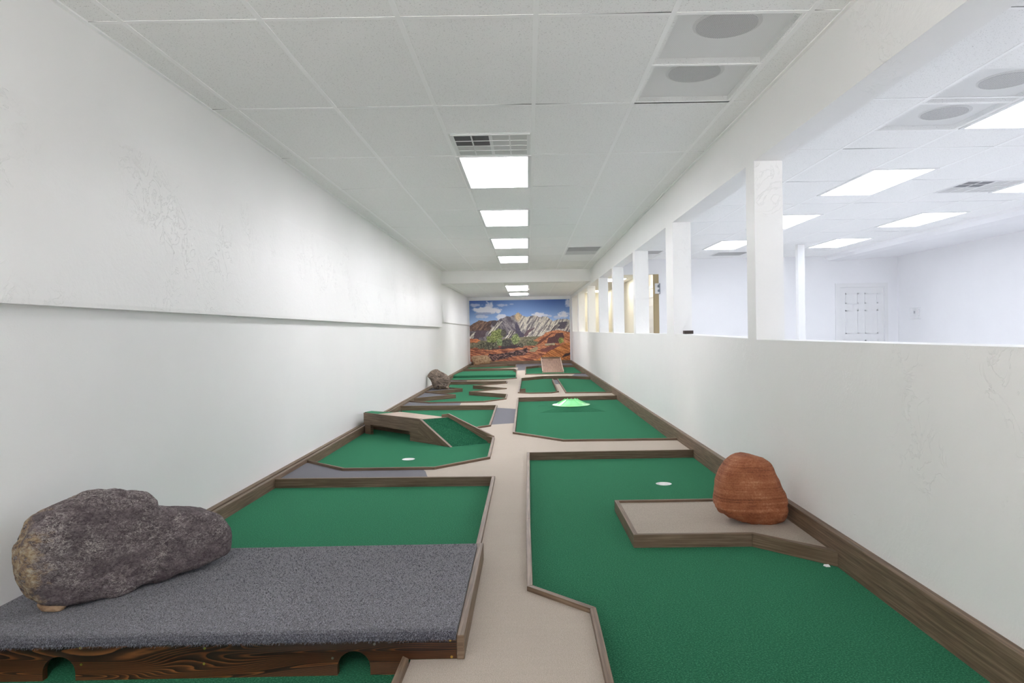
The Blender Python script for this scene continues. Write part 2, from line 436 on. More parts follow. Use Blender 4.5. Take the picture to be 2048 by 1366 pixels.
for z in (1.85, 1.65, 1.35, 1.15): MB().box(XH-.035, XH-.02, 15.85, 16.53, z, z+.02).build('panel_rail', M['white'], hdoor)

# ceilings: tiles with openings for the air diffusers, T-bar grid hung just below
GX0, GY0 = .0616, 3.131
PERF = [(GX0+.61, GY0), (GX0+.61, GY0+.61), (GX0+4*.61, 3.85), (GX0+4*.61, 4.46)]
cells = [[(x+.03, y+.02), (x+.58, y+.02), (x+.58, y+.59), (x+.03, y+.59)] for x, y in PERF]
c1 = [(XL-.1, YB-.1), (X2+.1, YB-.1), (X2+.1, Y2+.1), (XW+1.2, Y2+.1), (XW+1.2, Y2+.1), (XR, Y2+.1), (XR, 16.0), (XL-.1, 16.0)]
struct(link('ceiling', region([c1]+cells, lambda p: inside(p, c1) and not any(inside(p, c) for c in cells), ZC+.0012, ZC+.03), M['tile']))
struct(MB().box(XR, XH+.1, Y2+.1, YH+.1, ZC, ZC+.03).build('ceiling', M['tile']))
struct(MB().box(XL, XR, 15.9, 16.05, 2.225, ZC+.004).build('trim_6', M['wall']))
zlow = lambda y: 2.225+(y-15.9)/7.3*.047
struct(MB().hexa([(XL, 16.05, zlow(16.05)), (XR, 16.05, zlow(16.05)), (XR, YM, zlow(YM)), (XL, YM, zlow(YM))],
                 [(XL, 16.05, zlow(16.05)+.03), (XR, 16.05, zlow(16.05)+.03), (XR, YM, zlow(YM)+.03), (XL, YM, zlow(YM)+.03)]).build('ceiling', M['tile']))
g = MB(); gw = .012
def grid(x0, x1, y0, y1, zf, fixtures=()):
    k = math.ceil((x0-GX0)/.61)
    while GX0+k*.61 < x1:
        x = GX0+k*.61
        if x-gw > x0 and x+gw < x1:
            g.hexa([(x-gw, y0, zf(y0)-.001), (x+gw, y0, zf(y0)-.001), (x+gw, y1, zf(y1)-.001), (x-gw, y1, zf(y1)-.001)], [(x-gw, y0, zf(y0)+.004), (x+gw, y0, zf(y0)+.004), (x+gw, y1, zf(y1)+.004), (x-gw, y1, zf(y1)+.004)])
        k += 1
    k = math.ceil((y0-GY0)/1.22)
    while GY0+k*1.22 < y1:
        y = GY0+k*1.22
        g.box(x0, x1, y-gw, y+gw, zf(y)-.0008, zf(y)+.0015); k += 1
flat = lambda y: ZC
grid(XL, XR, YB, 15.9, flat); grid(XW, 5.93, YB, Y2, flat); grid(XL, XR, 16.05, YM, zlow)
for a in (XL, XR-.02): g.box(a, a+.02, YB, 15.9, ZC-.006, ZC+.004)
for x, y in PERF: g.box(x, x+.61, y+.61-gw*.7, y+.61+gw*.7, ZC-.0008, ZC+.004)
g.box(GX0-.61, GX0, 4.95, 4.97, ZC-.0008, ZC+.004)
struct(g.build('trim_7', M['grid']))
# flat dark strips painting the shade in tapering gaps beside the cross tees
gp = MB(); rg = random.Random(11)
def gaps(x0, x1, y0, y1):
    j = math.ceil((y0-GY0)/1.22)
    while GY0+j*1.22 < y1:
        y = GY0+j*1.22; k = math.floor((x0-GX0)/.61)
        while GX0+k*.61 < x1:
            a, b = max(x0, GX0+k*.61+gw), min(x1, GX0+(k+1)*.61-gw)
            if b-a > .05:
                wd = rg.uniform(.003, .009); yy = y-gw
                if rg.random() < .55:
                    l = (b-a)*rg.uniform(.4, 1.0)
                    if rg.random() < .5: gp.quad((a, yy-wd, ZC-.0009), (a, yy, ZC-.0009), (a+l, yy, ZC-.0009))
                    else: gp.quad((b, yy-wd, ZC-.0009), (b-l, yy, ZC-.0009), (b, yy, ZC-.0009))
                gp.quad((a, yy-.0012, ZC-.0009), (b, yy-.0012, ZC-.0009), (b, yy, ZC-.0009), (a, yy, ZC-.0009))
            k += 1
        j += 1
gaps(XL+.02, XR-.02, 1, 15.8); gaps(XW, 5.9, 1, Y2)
struct(gp.build('joint_shade', M['joint']))
# curved soffit along the side room's right wall
pr = [(5.93, 2.505), (5.95, 2.46), (6.02, 2.415), (6.2, 2.40), (6.6, 2.43), (7.0, 2.455), (7.42, 2.475), (7.42, 2.52), (5.93, 2.52)]
struct(MB().hexa([(x, YB, z) for x, z in pr], [(x, Y2, z) for x, z in pr]).build('trim_8', M['wall_side']))
# side room door
d = struct(MB().box(6.24, 7.12, Y2+.03, Y2+.07, 0, 1.875).build('door_1', M['white']))
cs = MB(); cs.box(6.145, 6.24, Y2-.02, Y2, 0, 1.955); cs.box(7.12, 7.19, Y2-.02, Y2, 0, 1.955); cs.box(6.24, 7.12, Y2-.02, Y2, 1.875, 1.955)
cs.build('door_casing', M['white'], d)
for px in (6.36, 6.75):
    for z0, z1 in ((1.55, 1.76), (.95, 1.42), (.2, .82)):
        p = MB(); p.box(px, px+.26, Y2+.022, Y2+.03, z0, z0+.02); p.box(px, px+.26, Y2+.022, Y2+.03, z1-.02, z1); p.box(px, px+.02, Y2+.022, Y2+.03, z0, z1); p.box(px+.24, px+.26, Y2+.022, Y2+.03, z0, z1)
        p.build('door_panel', M['white'], d)
# baseboards of composite decking
struct(MB().box(XR-.037, XR, YB, YM, ZF, .146).build('baseboard_right', M['board'], uvdir=(0, 1, 0), bevel=.004))
struct(MB().box(XL, XL+.038, YB, YM, ZF, .079).build('baseboard_left', M['board'], uvdir=(0, 1, 0), bevel=.004))
struct(MB().box(XL+.053, XL+.080, YB, YM-.03, ZF, .078).build('trim_9', M['board'], uvdir=(0, 1, 0), bevel=.004))
struct(MB().box(XL+.06, XR-.037, YM-.035, YM, ZF, .150).build('baseboard_far', M['board'], uvdir=(1, 0, 0), bevel=.004))

# ------------------------------------------------------------------ ceiling fixtures
def light(x, y, mat_d, label, group, w=.54, l=1.17, z=ZC, slope=None):
    t = empty('ceiling_light', (x+w/2, y+l/2, z), label, 'ceiling light', group)
    zz = z-.006
    f = MB(); e = .030
    f.box(x-e, x, y-e*.7, y+l+e*.7, zz-.003, zz+.008); f.box(x+w, x+w+e, y-e*.7, y+l+e*.7, zz-.003, zz+.008)
    f.box(x, x+w, y-e*.7, y, zz-.003, zz+.008); f.box(x, x+w, y+l, y+l+e*.7, zz-.003, zz+.008)
    f.build('frame', M['white'], t)
    MB().box(x, x+w, y, y+l, zz, zz+.006).build('diffuser', mat_d, t)
    return t
gm = 'troffer lights along the corridor ceiling'
words = ['nearest', 'second nearest', 'third', 'fourth']
for i, y in enumerate((5.60, 8.05, 10.50, 12.93)):
    light(-.515, y, M['lamp'], ['nearest lit troffer light over the corridor, just beyond the ceiling grille', 'second lit troffer light from the camera over the corridor', 'third lit troffer light from the camera over the corridor', 'fourth lit troffer light, the last one before the dropped beam'][i], gm)
light(-.515, 17.05, M['lamp'], 'first lit troffer light in the lower ceiling behind the beam', gm, l=2.1, z=zlow(18.1)-.006)
light(-.515, 20.6, M['lamp'], 'last lit troffer light, closest to the desert mural', gm, l=1.3, z=zlow(21.2)-.006)
for y in (-1.70,): light(-.515, y, M['lamp'], 'added unseen lit troffer light over the corridor behind the camera', gm)  # unseen troffer added to brighten the near part of the corridor
gs_ = 'troffer lights in the side room'
for x, y, lb in ((3.135, 6.30, 'large lit panel seen through the nearest opening, mid ceiling of the side room'),
                 (3.135, 8.76, 'lit panel partly hidden by the nearest white post'),
                 (3.135, 11.22, 'lit panel between the first and second post, near the far wall'),
                 (3.135, 3.84, 'lit panel cut off by the upper right edge of the picture'),
                 (4.965, 6.30, 'lit panel at the right edge of the picture, beside the side room vent'),
                 (4.965, 8.76, 'lit panel above the white door side, beside the curved soffit'),
                 (4.965, 11.20, 'farthest right lit panel, just right of the square column top'),
                 (4.965, 3.84, 'lit panel of the side room outside the right edge'),
                 (3.135, 1.4, 'lit panel of the side room beside the camera'), (4.965, 1.4, 'lit panel of the side room right of the camera')):
    light(x, y, M['lamp_side'], lb, gs_)
for y, lb in ((18.9, 'warm lit panel in the hallway seen between the far posts'), (24.3, 'farthest warm lit panel at the end of the hallway')):
    light(2.15, y, M['lamp_hall'], lb, 'warm hallway lights')
light(2.15, 15.2, M['lamp_hall'], 'warm lit panel just inside the hallway opening', 'warm hallway lights')

def perf_panel(x, y, cx, cy, label):
    t = empty('air_diffuser', (x+.305, y+.305, ZC), label, 'ceiling diffuser', 'perforated ceiling air diffusers')
    MB().quad((x+.02, y+.01, ZC+.002), (x+.59, y+.01, ZC+.002), (x+.59, y+.60, ZC+.002), (x+.02, y+.60, ZC+.002)).build('perforated_panel', M['perf'], t)
    b = MB(); b.quad((x, y, ZC+.034), (x, y+.61, ZC+.034), (x+.61, y+.61, ZC+.034), (x+.61, y, ZC+.034))
    for (ax, ay, bx, by) in ((x, y, x+.61, y), (x+.61, y, x+.61, y+.61), (x+.61, y+.61, x, y+.61), (x, y+.61, x, y)): b.quad((ax, ay, ZC+.003), (bx, by, ZC+.003), (bx, by, ZC+.034), (ax, ay, ZC+.034))
    b.build('backing_pan', M['grid'], t)
    MB().tube((cx, cy-.01, ZC+.031), (cx, cy-.01, ZC+.0335), .160, .160, 40).build('duct_collar', M['vent'], t)
    k = MB().tube((cx, cy, ZC+.028), (cx, cy, ZC+.031), .143, .143, 40); k.build('duct_opening', M['duct'], t)
perf_panel(*PERF[0], .965, 3.33, 'nearer perforated air diffuser on the corridor ceiling, upper right, with a dark duct disc')
perf_panel(*PERF[1], .957, 3.94, 'farther perforated air diffuser on the corridor ceiling, directly beyond the other one')
perf_panel(*PERF[2], 2.85, 4.15, 'nearer perforated air diffuser in the side room at the right edge')
perf_panel(*PERF[3], 2.85, 4.77, 'farther perforated air diffuser in the side room, beside the cut-off lit panel')

def grille(x0, x1, y0, y1, label, style, name='ceiling_vent'):
    t = empty(name, ((x0+x1)/2, (y0+y1)/2, ZC), label, 'ceiling vent', 'louvered ceiling vents')
    z = ZC-.005
    f = MB(); e = .022
    f.box(x0, x1, y0, y0+e, z, z+.008); f.box(x0, x1, y1-e, y1, z, z+.008); f.box(x0, x0+e, y0+e, y1-e, z, z+.008); f.box(x1-e, x1, y0+e, y1-e, z, z+.008)
    xm, ym = (x0+x1)/2, (y0+y1)/2
    if style == 'four':
        f.box(xm-.012, xm+.012, y0+e, y1-e, z, z+.008)
    f.build('frame', M['white'], t)
    if style == 'four':
        MB().box(x0+e, xm-.012, y0+e, ym, z+.002, z+.006).build('dark_louvers', M['bristle'] if x0 < 2 else M['duct'], t)
        MB().box(x0+e, xm-.012, ym, y1-e, z+.002, z+.006).build('louver_panel', M['vent'], t)
        MB().box(xm+.012, x1-e, y0+e, y1-e, z+.002, z+.006).build('louver_panel', M['vent'], t)
        s = MB()
        for q in (.25, .5, .75):
            yy = y0+e+(y1-y0-2*e)*q; s.box(x0+e, x1-e, yy-.003, yy+.003, z-.001, z+.003)
        for xx in ((x0+e+xm-.012)/2, (xm+.012+x1-e)/2): s.box(xx-.005, xx+.005, y0+e, y1-e, z-.001, z+.003)
        s.build('grille_bars', M['white'], t)
        return
    MB().box(x0+e, x1-e, y0+e, ym, z+.002, z+.006).build('dark_louvers', M['duct'] if style != 'grey' else M['bristle'], t)
    MB().box(x0+e, x1-e, ym, y1-e, z+.002, z+.006).build('louver_panel', M['vent'], t)
    s = MB(); n = 14
    for i in range(1, n):
        yy = y0+e+(y1-y0-2*e)*i/n; s.box(x0+e, x1-e, yy-.003, yy+.003, z-.002, z+.003)
    s.build('slats', M['vent'], t)
grille(GX0-.585, GX0-.02, 4.975, 5.56, 'square ceiling grille in front of the nearest corridor light, one quarter dark', 'four')
grille(GX0+.625, GX0+1.205, 11.70, 12.86, 'louvered ceiling vent right of the corridor lights, near the half wall', 'half')
grille(4.33, 4.94, 6.87, 7.46, 'dark-louvered vent between the lit panels of the side room', 'four')
grille(3.52, 4.10, 12.9, 13.5, 'grey vent in the side room ceiling left of the nearest post', 'half')
grille(1.95, 2.45, 12.45, 13.0, 'grey vent in the side room ceiling seen between the second and third post', 'half')

# ------------------------------------------------------------------ putting greens
RT, PZ, RW = .067, .047, .024
BL, BR = -1.852, 1.401       # faces of the left and right boards
GREENS = {
 'left_front': [(BL, 5.090), (-.276, 5.030), (-.272, 3.434), (-.247, 3.2), (-.247, 2.262), (-.420, 2.249), (-.424, 2.07), (-.44, .9), (BL, .9)],
 'right_front': [(BR, 5.998), (-.001, 6.01), (-.003, 3.883), (.003, 2.856), (.238, 2.615), (.236, 2.047), (.236, .9), (BR, .9)],
 'bridge': [(BL, 5.846), (-1.443, 5.471), (-.749, 5.455), (-.354, 5.853), (-.367, 6.927), (-.772, 7.551), (-.454, 7.878), (-.473, 9.996), (BL, 10.124)],
 'crater': [(BR, 6.68), (.335, 6.714), (-.149, 7.282), (-.158, 11.09), (BR, 11.15)],
 'zigzag': [(BL, 10.898), (-1.485, 10.622), (-.692, 10.638), (-.374, 11.028), (-.376, 11.767), (-1.061, 12.439), (-.436, 13.053), (-1.096, 13.833), (-.462, 14.426), (-.463, 14.912), (BL, 15.071), (BL, 13.75), (-1.548, 13.473), (-1.236, 13.175), (-1.835, 12.543), (-1.23, 11.884), (BL, 11.317)],
 'ushape': [(BR, 11.855), (.648, 11.933), (.65, 15.346), (.514, 15.35), (.5, 12.147), (.373, 11.981), (.023, 11.975), (-.163, 12.114), (-.147, 15.798), (.345, 16.357), (.88, 16.352), (BR, 15.839)],
 'hump': [(BL, 15.80), (-1.562, 15.544), (-.544, 15.602), (-.284, 15.974), (-.330, 19.288), (-.407, 19.917), (BL, 20.10)],
 'board': [(BR, 17.30), (-.058, 17.359), (-.061, 20.881), (.301, 21.50), (BR, 21.42)],
 'corner': [(BL, 20.25), (-.823, 20.508), (-.386, 20.938), (-.399, 22.60), (-.68, 22.709), (BL, 22.2)],
}
LABEL = {
 'left_front': 'front left putting green running under the charcoal carpeted platform',
 'right_front': 'front right putting green, the largest one, around the red boulder island',
 'bridge': 'left putting green crossed by the wooden bridge with a carpeted ramp',
 'crater': 'right putting green with the mint green plastic crater',
 'zigzag': 'left putting green with zigzag wooden wedges beside the small lava rock',
 'ushape': 'U-shaped right putting green split by a narrow carpet strip',
 'hump': 'left putting green with a full-width carpet hump',
 'board': 'far right putting green holding the slotted wooden ramp board',
 'corner': 'farthest left thin sliver of putting green below the tan rock',
}
def circle(cx, cy, r, n=28): return [(cx+r*math.cos(2*math.pi*i/n), cy+r*math.sin(2*math.pi*i/n)) for i in range(n)]
CUPS = {'bridge': (-1.067, 6.171), 'right_front': (.952, 4.998)}
OUT = {}
onb = lambda p, q: (p[0] <= BL+.001 and q[0] <= BL+.001) or (p[0] >= BR-.001 and q[0] >= BR-.001)
roots = {}
for k, P in GREENS.items():
    cx = sum(p[0] for p in P)/len(P); cy = sum(p[1] for p in P)/len(P)
    t = empty('putting_green', (cx, cy, 0), LABEL[k], 'putting green'); roots[k] = t
    loops = [P]; cup = CUPS.get(k)
    if cup: loops.append(circle(*cup, .054))
    keep = (lambda p, P=P, c=cup: inside(p, P) and not (c and (p[0]-c[0])**2+(p[1]-c[1])**2 < .0538**2))
    link('turf', region(loops, keep, ZF, 0), M['turf'], t)
    if cup:
        c = MB(); c.tube((cup[0], cup[1], -.052), (cup[0], cup[1], .0005), .0525, .0525, 32, cap=False)
        c.quad(*[(x, y, -.05) for x, y in circle(cup[0], cup[1], .0525, 32)])
        rr, r2 = circle(*cup, .0525, 32), circle(*cup, .056, 32)
        for i in range(32):
            j = (i+1) % 32; c.quad((*rr[i], .0008), (*rr[j], .0008), (*r2[j], .0008), (*r2[i], .0008))
        c.build('cup', M['cup'], t, smooth=False, label='white plastic hole cup')
    O = offset_poly(P, RW); OUT[k] = [(min(max(x, BL), BR), y) for x, y in O]
    for i in range(len(P)):
        j = (i+1) % len(P); a, b = P[i], P[j]
        if onb(a, b) or (a[1] <= .91 and b[1] <= .91): continue
        if k == 'left_front' and i == 3: continue            # below the platform's own side board
        if k == 'left_front' and i == 4: continue
        oa, ob = OUT[k][i], OUT[k][j]
        q = [a, b, ob, oa]; d = Vector((b[0]-a[0], b[1]-a[1], 0))
        MB().hexa([(x, y, ZF) for x, y in q], [(x, y, RT) for x, y in q]).build('rail', M['board'], t, uvdir=d, bevel=.0025)
OUT['left_front'][3] = (-.247, 3.25); OUT['left_front'][4] = (-.247, 2.262); OUT['left_front'][5] = (-.397, 2.262)    # the walkway butts against the platform here
OUT['left_front'].insert(6, (-.397, 2.249))
def spur(key, a, b, w=RW):
    a, b = Vector((*a, 0)), Vector((*b, 0)); d = (b-a).normalized(); n = Vector((-d.y, d.x, 0))*w
    q = [a, b, b+n, a+n]
    MB().hexa([(p.x, p.y, .0) for p in q], [(p.x, p.y, RT) for p in q]).build('rail', M['board'], roots[key], uvdir=d)
spur('ushape', (-.163, 12.80), (-.055, 12.81)); spur('hump', (-.40, 18.957), (-.332, 18.95))
# hump on the green: quick rise facing the camera, long gentle fall behind
hp = [(17.27, .0), (17.29, .022), (17.33, .046), (17.38, .056), (17.60, .058), (18.4, .050), (19.92, .016), (20.0, .0)]
hv = []; hf = []
for i, (y, z) in enumerate(hp):
    xr = -.30-(y-16)*.012
    if y > 19.5: xr = -.41
    hv += [(BL, y, z), (xr, y, z)]
for i in range(len(hp)-1): hf.append((2*i, 2*i+1, 2*i+3, 2*i+2))
hf.append((1, 3, 5, 7, 9, 11, 13, 15)); hf.append((14, 12, 10, 8, 6, 4, 2, 0)); hf.append((0, 1, 15, 14)[::-1])
link('turf_hump', mesh('m', hv, hf), M['turf'], roots['hump'])
# turf mound under the crater
mc = Vector((.600, 9.98)); mh = .455; n = 48; vv = []; ff = []
def sq(a):
    c, s = math.cos(a), math.sin(a); k = mh/max(abs(c), abs(s)); return (mc.x+c*k, mc.y+s*k)
angs = sorted(set([2*math.pi*i/n for i in range(n)]))
for a in angs: vv.append((*sq(a), .0005))
for a in angs: vv.append((mc.x+.262*math.cos(a), mc.y+.262*math.sin(a), .048))
vv.append((mc.x, mc.y, .05))
for i in range(n):
    j = (i+1) % n; ff.append((i, j, n+j, n+i)); ff.append((n+i, n+j, 2*n))
link('turf_mound', mesh('m', vv, ff), M['turf'], roots['crater'])
# crater
ct = empty('crater_obstacle', (mc.x, mc.y, .048), 'mint green plastic crater with a flared brim on the turf mound', 'golf obstacle')
prof = [(.268, .052), (.270, .058), (.262, .063), (.225, .068), (.19, .079), (.155, .095), (.12, .113), (.095, .125), (.083, .130), (.078, .126), (.075, .115), (.10, .098), (.14, .080), (.2, .058), (.262, .050)]
cv = []; cf = []; n = 64
for r, z in prof:
    for i in range(n): cv.append((mc.x+r*math.cos(2*math.pi*i/n), mc.y+r*math.sin(2*math.pi*i/n), z))
for k in range(len(prof)):
    k2 = (k+1) % len(prof)
    for i in range(n):
        j = (i+1) % n; cf.append((k*n+i, k*n+j, k2*n+j, k2*n+i))
link('brim', mesh('m', cv, cf), M['mint'], ct, smooth=True)
for i in range(10):
    a = 2*math.pi*(i+.35)/10; d = Vector((math.cos(a), math.sin(a), 0)); s = Vector((-d.y, d.x, 0))*.0035
    c3 = Vector((mc.x, mc.y, 0)); pts = [(.215, .066), (.155, .093), (.12, .111), (.095, .124), (.083, .129), (.083, .142), (.092, .142), (.125, .118), (.16, .100), (.215, .073)]
    MB().hexa([c3+d*r-s+Vector((0, 0, z)) for r, z in pts], [c3+d*r+s+Vector((0, 0, z)) for r, z in pts]).build('rib', M['mint'], ct)

# island with the boulder: raised board frame filled with beige carpet
isl = [(.517, 3.533), (1.111, 3.517), (BR, 3.195), (BR, 4.12), (1.27, 4.14), (1.11, 4.265), (.511, 4.268)]
it = empty('carpeted_island', (1.0, 3.8, 0), 'beige carpeted board island jutting from the right baseboard under the red boulder', 'golf obstacle')
inn = offset_poly(isl, -RW); inn = [(min(x, BR) if x < 1.36 else BR, y) for x, y in inn]
for i in range(len(isl)):
    j = (i+1) % len(isl); a, b = isl[i], isl[j]
    if a[0] >= BR and b[0] >= BR: continue
    q = [a, b, inn[j], inn[i]]
    MB().hexa([(x, y, .0) for x, y in q], [(x, y, RT) for x, y in q]).build('frame_board', M['board'], it, uvdir=(b[0]-a[0], b[1]-a[1], 0), bevel=.002)
link('carpet_top', region([inn], lambda p: inside(p, inn), .001, .054), M['beige'], it)

# ------------------------------------------------------------------ walkway carpet between the greens (beige floor with grey patches)
cor = [(BL, .5), (BR, .5), (BR, YM-.036), (BL, YM-.036)]
PATCH = [
 ([(-2.1, 4.9), (-2.1, 6.1), (-1.46, 5.69), (-.835, 5.46), (-.80, 5.37), (-.775, 5.25), (-.735, 5.08), (-.72, 4.9)], 'grey carpet patch between the front left green and the bridge green'),
 ([(-.60, 9.80), (-.45, 9.827), (-.30, 9.72), (-.192, 9.63), (-.10, 9.60), (-.10, 8.139), (-.199, 8.122), (-.448, 8.024), (-.60, 8.02)], 'grey carpet square across the middle walkway beside the crater green'),
 ([(-1.034, 10.9), (-1.0, 10.0), (-2.0, 10.0), (-2.0, 11.3)], 'thin grey carpet strip behind the bridge green'),
 ([(-1.38, 16.1), (-1.33, 14.9), (-2.0, 14.9), (-2.0, 16.4)], 'thin grey carpet strip between the zigzag green and the hump green'),
 ([(-.60, 23.3), (-.60, 21.0), (-.30, 20.9), (-.306, 19.342), (-.02, 19.386), (-.02, 20.9), (.31, 21.55), (1.6, 21.50), (1.6, 23.3)], 'grey carpet patch at the end of the walkway below the mural'),
 ([(1.212, 17.65), (1.0, 16.45), (1.0, 16.3), (1.6, 15.8), (1.6, 17.5)], 'small grey carpet patch at the right wall before the slotted ramp board'),
 ([(.45, 15.8), (.72, 15.8), (.72, 14.02), (.45, 14.02)], 'grey carpet strip inside the divider of the U-shaped green'),
 ([(-2.0, 13.80), (-1.0, 13.47), (-1.0, 13.0), (-2.0, 12.45)], 'grey carpet wedge under the small pitted rock'),
 ([(-2.0, 12.60), (-1.0, 12.2), (-1.0, 11.7), (-2.0, 11.2)], 'grey carpet wedge in front of the small pitted rock'),
]
cb = [(-.247, 2.23), (-.247, 3.26), (-.222, 3.26), (-.222, 2.23)]
outs = list(OUT.values())
def free(p): return inside(p, cor) and not any(inside(p, o) for o in outs)
struct(link('floor', region([cor]+outs+[p for p, _ in PATCH], lambda p: free(p) and not any(inside(p, q) for q, _ in PATCH), ZF, PZ), M['beige']))
for q, lb in PATCH:
    me = region([cor, q]+outs, lambda p: free(p) and inside(p, q), ZF, PZ)
    if len(me.polygons): tag(link('carpet_patch', me, M['grey']), lb, 'carpet')

# ------------------------------------------------------------------ charcoal carpeted platform with arches
pt = empty('tunnel_platform', (-1.05, 2.75, 0), 'charcoal shag carpeted platform with a stained wooden front and arched ball tunnels', 'golf obstacle')
def arch(cx, top=.078, r=.053):
    L = [(cx-r, -.01), (cx-r, top-r)]
    for i in range(1, 16): a = math.pi-math.pi*i/16; L.append((cx+r*math.cos(a), top-r+r*math.sin(a)))
    return L+[(cx+r, top-r), (cx+r, -.01)]
pan = [(XL+.082, 0.0), (-.42, 0.0), (-.42, .048), (-.248, .048), (-.248, .124), (XL+.082, .124)]
ar = [arch(-1.533), arch(-.581)]
for y0, nm in ((2.262, 'front_panel'), (3.17, 'back_panel')):
    me = region([pan]+ar, lambda p: inside(p, pan) and not any(inside(p, a) for a in ar), y0, y0+.024, lambda a, b, c: (a, c, b))
    link(nm, me, M['stain'], pt, uvdir=(1, 0, 0))
MB().box(-.247, -.222, 2.256, 3.25, PZ, .126).build('side_board', M['board'], pt, uvdir=(0, 1, 0), bevel=.003)
# shag carpet slab, rounded over the front edge, with a fringe of fibres
sl = MB(); prof = [(3.20, .118), (3.20, .138), (2.285, .140), (2.262, .137), (2.250, .128), (2.247, .116), (2.256, .112), (2.262, .1235)]
sl.hexa([(XL+.001, y, z) for y, z in prof], [(-.248, y, z) for y, z in prof])
sl.build('carpet', M['shag'], pt)
rnd = random.Random(3); fb = MB()
def fibre(x, y, z, dx, dy, dz, wd):
    b = len(fb.v); fb.v += [(x-wd, y, z), (x+wd, y, z), (x+dx, y+dy, z+dz)]; fb.f.append((b, b+1, b+2))
for i in range(5200):
    x = rnd.uniform(XL+.01, -.252); k = rnd.random()
    fibre(x, 2.246+rnd.uniform(-.002, .010), .112+.026*k, rnd.uniform(-.006, .006), rnd.uniform(-.010, -.001), rnd.uniform(-.008, .004), .0010)
for i in range(26000):
    x = rnd.uniform(XL+.01, -.25); y = 2.25+.94*rnd.random()**1.3; a = rnd.uniform(0, 6.283)
    fibre(x, y, .1385, .007*math.cos(a), .007*math.sin(a), rnd.uniform(.002, .006), .0013)
fb_me = bpy.data.meshes.new('m'); fb_me.from_pydata(fb.v, [], fb.f)
link('carpet_fringe', fb_me, M['shag'], pt)['kind'] = 'stuff'
for x, z in ((-1.461, .106), (-1.061, .097), (-1.064, .047), (-1.46, .052), (-.268, .108), (-.264, .054), (-.513, .1), (-.649, .057)):
    MB().tube((x, 2.2605, z), (x, 2.2625, z), .0042, .0042, 10).build('screw', M['brass'] if x not in (-.513, -.649) else M['steel'], pt)

# ------------------------------------------------------------------ bridge over the left green
bt = empty('ball_bridge', (-1.3, 7.3, 0), 'diagonal wooden bridge with a dark board front and green carpeted ramp', 'golf obstacle')
e1 = Vector((1, -.985, 0)).normalized(); e2 = Vector((e1.y*-1, e1.x, 0))     # along the front, and away from the camera
F0 = Vector((-1.846, 7.84, 0))                                              # front left end at the wall board
def bp(a, b, z): p = F0+e1*a+e2*b; return (p.x, p.y, z)
Lf = 1.03; Lb = 1.50                                                        # top corner and foot along the front
th = .025
front = [(0, .105), (Lf-.04, .104), (Lf+.02, .095), (Lb-.155, 0), (Lb+.02, 0), (Lf, .238), (0, .232)]
MB().hexa([bp(a, 0, z) for a, z in [(0, .105), (Lf-.03, .100), (Lf, .238), (0, .232)]], [bp(a, th, z) for a, z in [(0, .105), (Lf-.03, .100), (Lf, .238), (0, .232)]]).build('front_board', M['board'], bt, uvdir=e1)
sl4 = [(Lf-.03, .100), (Lb-.15, 0), (Lb+.02, 0), (Lf, .238)]
MB().hexa([bp(a, -.001, z) for a, z in sl4], [bp(a, th, z) for a, z in sl4]).build('sloping_board', M['board'], bt, uvdir=(e1*.9-Vector((0, 0, .45))))
sup = [(Lf-.17, 0), (Lb-.155, 0), (Lf-.035, .097), (Lf-.17, .100)]
MB().hexa([bp(a, .002, z) for a, z in sup], [bp(a, .08, z) for a, z in sup]).build('support', M['board'], bt, uvdir=e1)
MB().hexa([bp(a, .002, z) for a, z in [(.02, 0), (.13, 0), (.13, .105), (.02, .105)]], [bp(a, .04, z) for a, z in [(.02, 0), (.13, 0), (.13, .105), (.02, .105)]]).build('support', M['board'], bt, uvdir=e1)
MB().hexa([bp(-.27, .26, 0), bp(Lf+.1, .26, 0), bp(Lf+.1, .26, .205), bp(-.27, .26, .205)], [bp(-.25, .28, 0), bp(Lf+.1, .28, 0), bp(Lf+.1, .28, .205), bp(-.25, .28, .205)]).build('back_board', M['board'], bt, uvdir=e1)
zt = .234
dk = [(-1.642, 7.668), bp(Lf, th, 0)[:2], (-.838, 7.248), (-1.435, 7.843)]
MB().hexa([(x, y, zt-.02) for x, y in dk], [(x, y, zt) for x, y in dk]).build('deck', M['deck'], bt, uvdir=e1, label='pale deck boards')
lt = [(-1.84, 7.87), (-1.642, 7.668), (-1.435, 7.843), (-1.50, 8.25), (-1.86, 8.25)]
MB().hexa([(x, y, .185 if y < 8 else .12) for x, y in lt], [(-1.84, 7.87, .236), (-1.642, 7.668, zt), (-1.435, 7.843, zt), (-1.50, 8.30, .17), (-1.86, 8.30, .20)]).build('turf_landing', M['turf'], bt)
rp = [bp(Lf+.005, th+.001, .229), (-.838, 7.248, zt), (-.375, 7.02, .002), bp(Lb+.0, th+.001, .002)]
MB().hexa([(x, y, 0) for x, y, z in rp], rp).build('ramp', M['turf'], bt)
# curb down the far side of the ramp
kp = [(-.905, 7.262, .262), (-.835, 7.252, .270), (-.362, 6.985, .070)]
for a, b, nm in ((kp[0], kp[1], 'ramp_rail'), (kp[1], kp[2], 'ramp_rail')):
    a, b = Vector(a), Vector(b); d = (b-a).normalized(); sd = Vector((-d.y, d.x, 0)).normalized()*.024
    ga, gb = Vector((a.x, a.y, max(0, a.z-.30))), Vector((b.x, b.y, 0))
    MB().hexa([ga, gb, gb+sd, ga+sd], [a, b, b+sd, a+sd]).build(nm, M['board'], bt, uvdir=d, bevel=.002)
MB().tube((-1.425, 7.83, zt), (-1.425, 7.83, zt+.035), .008, .005, 8).build('knob', M['board'], bt)

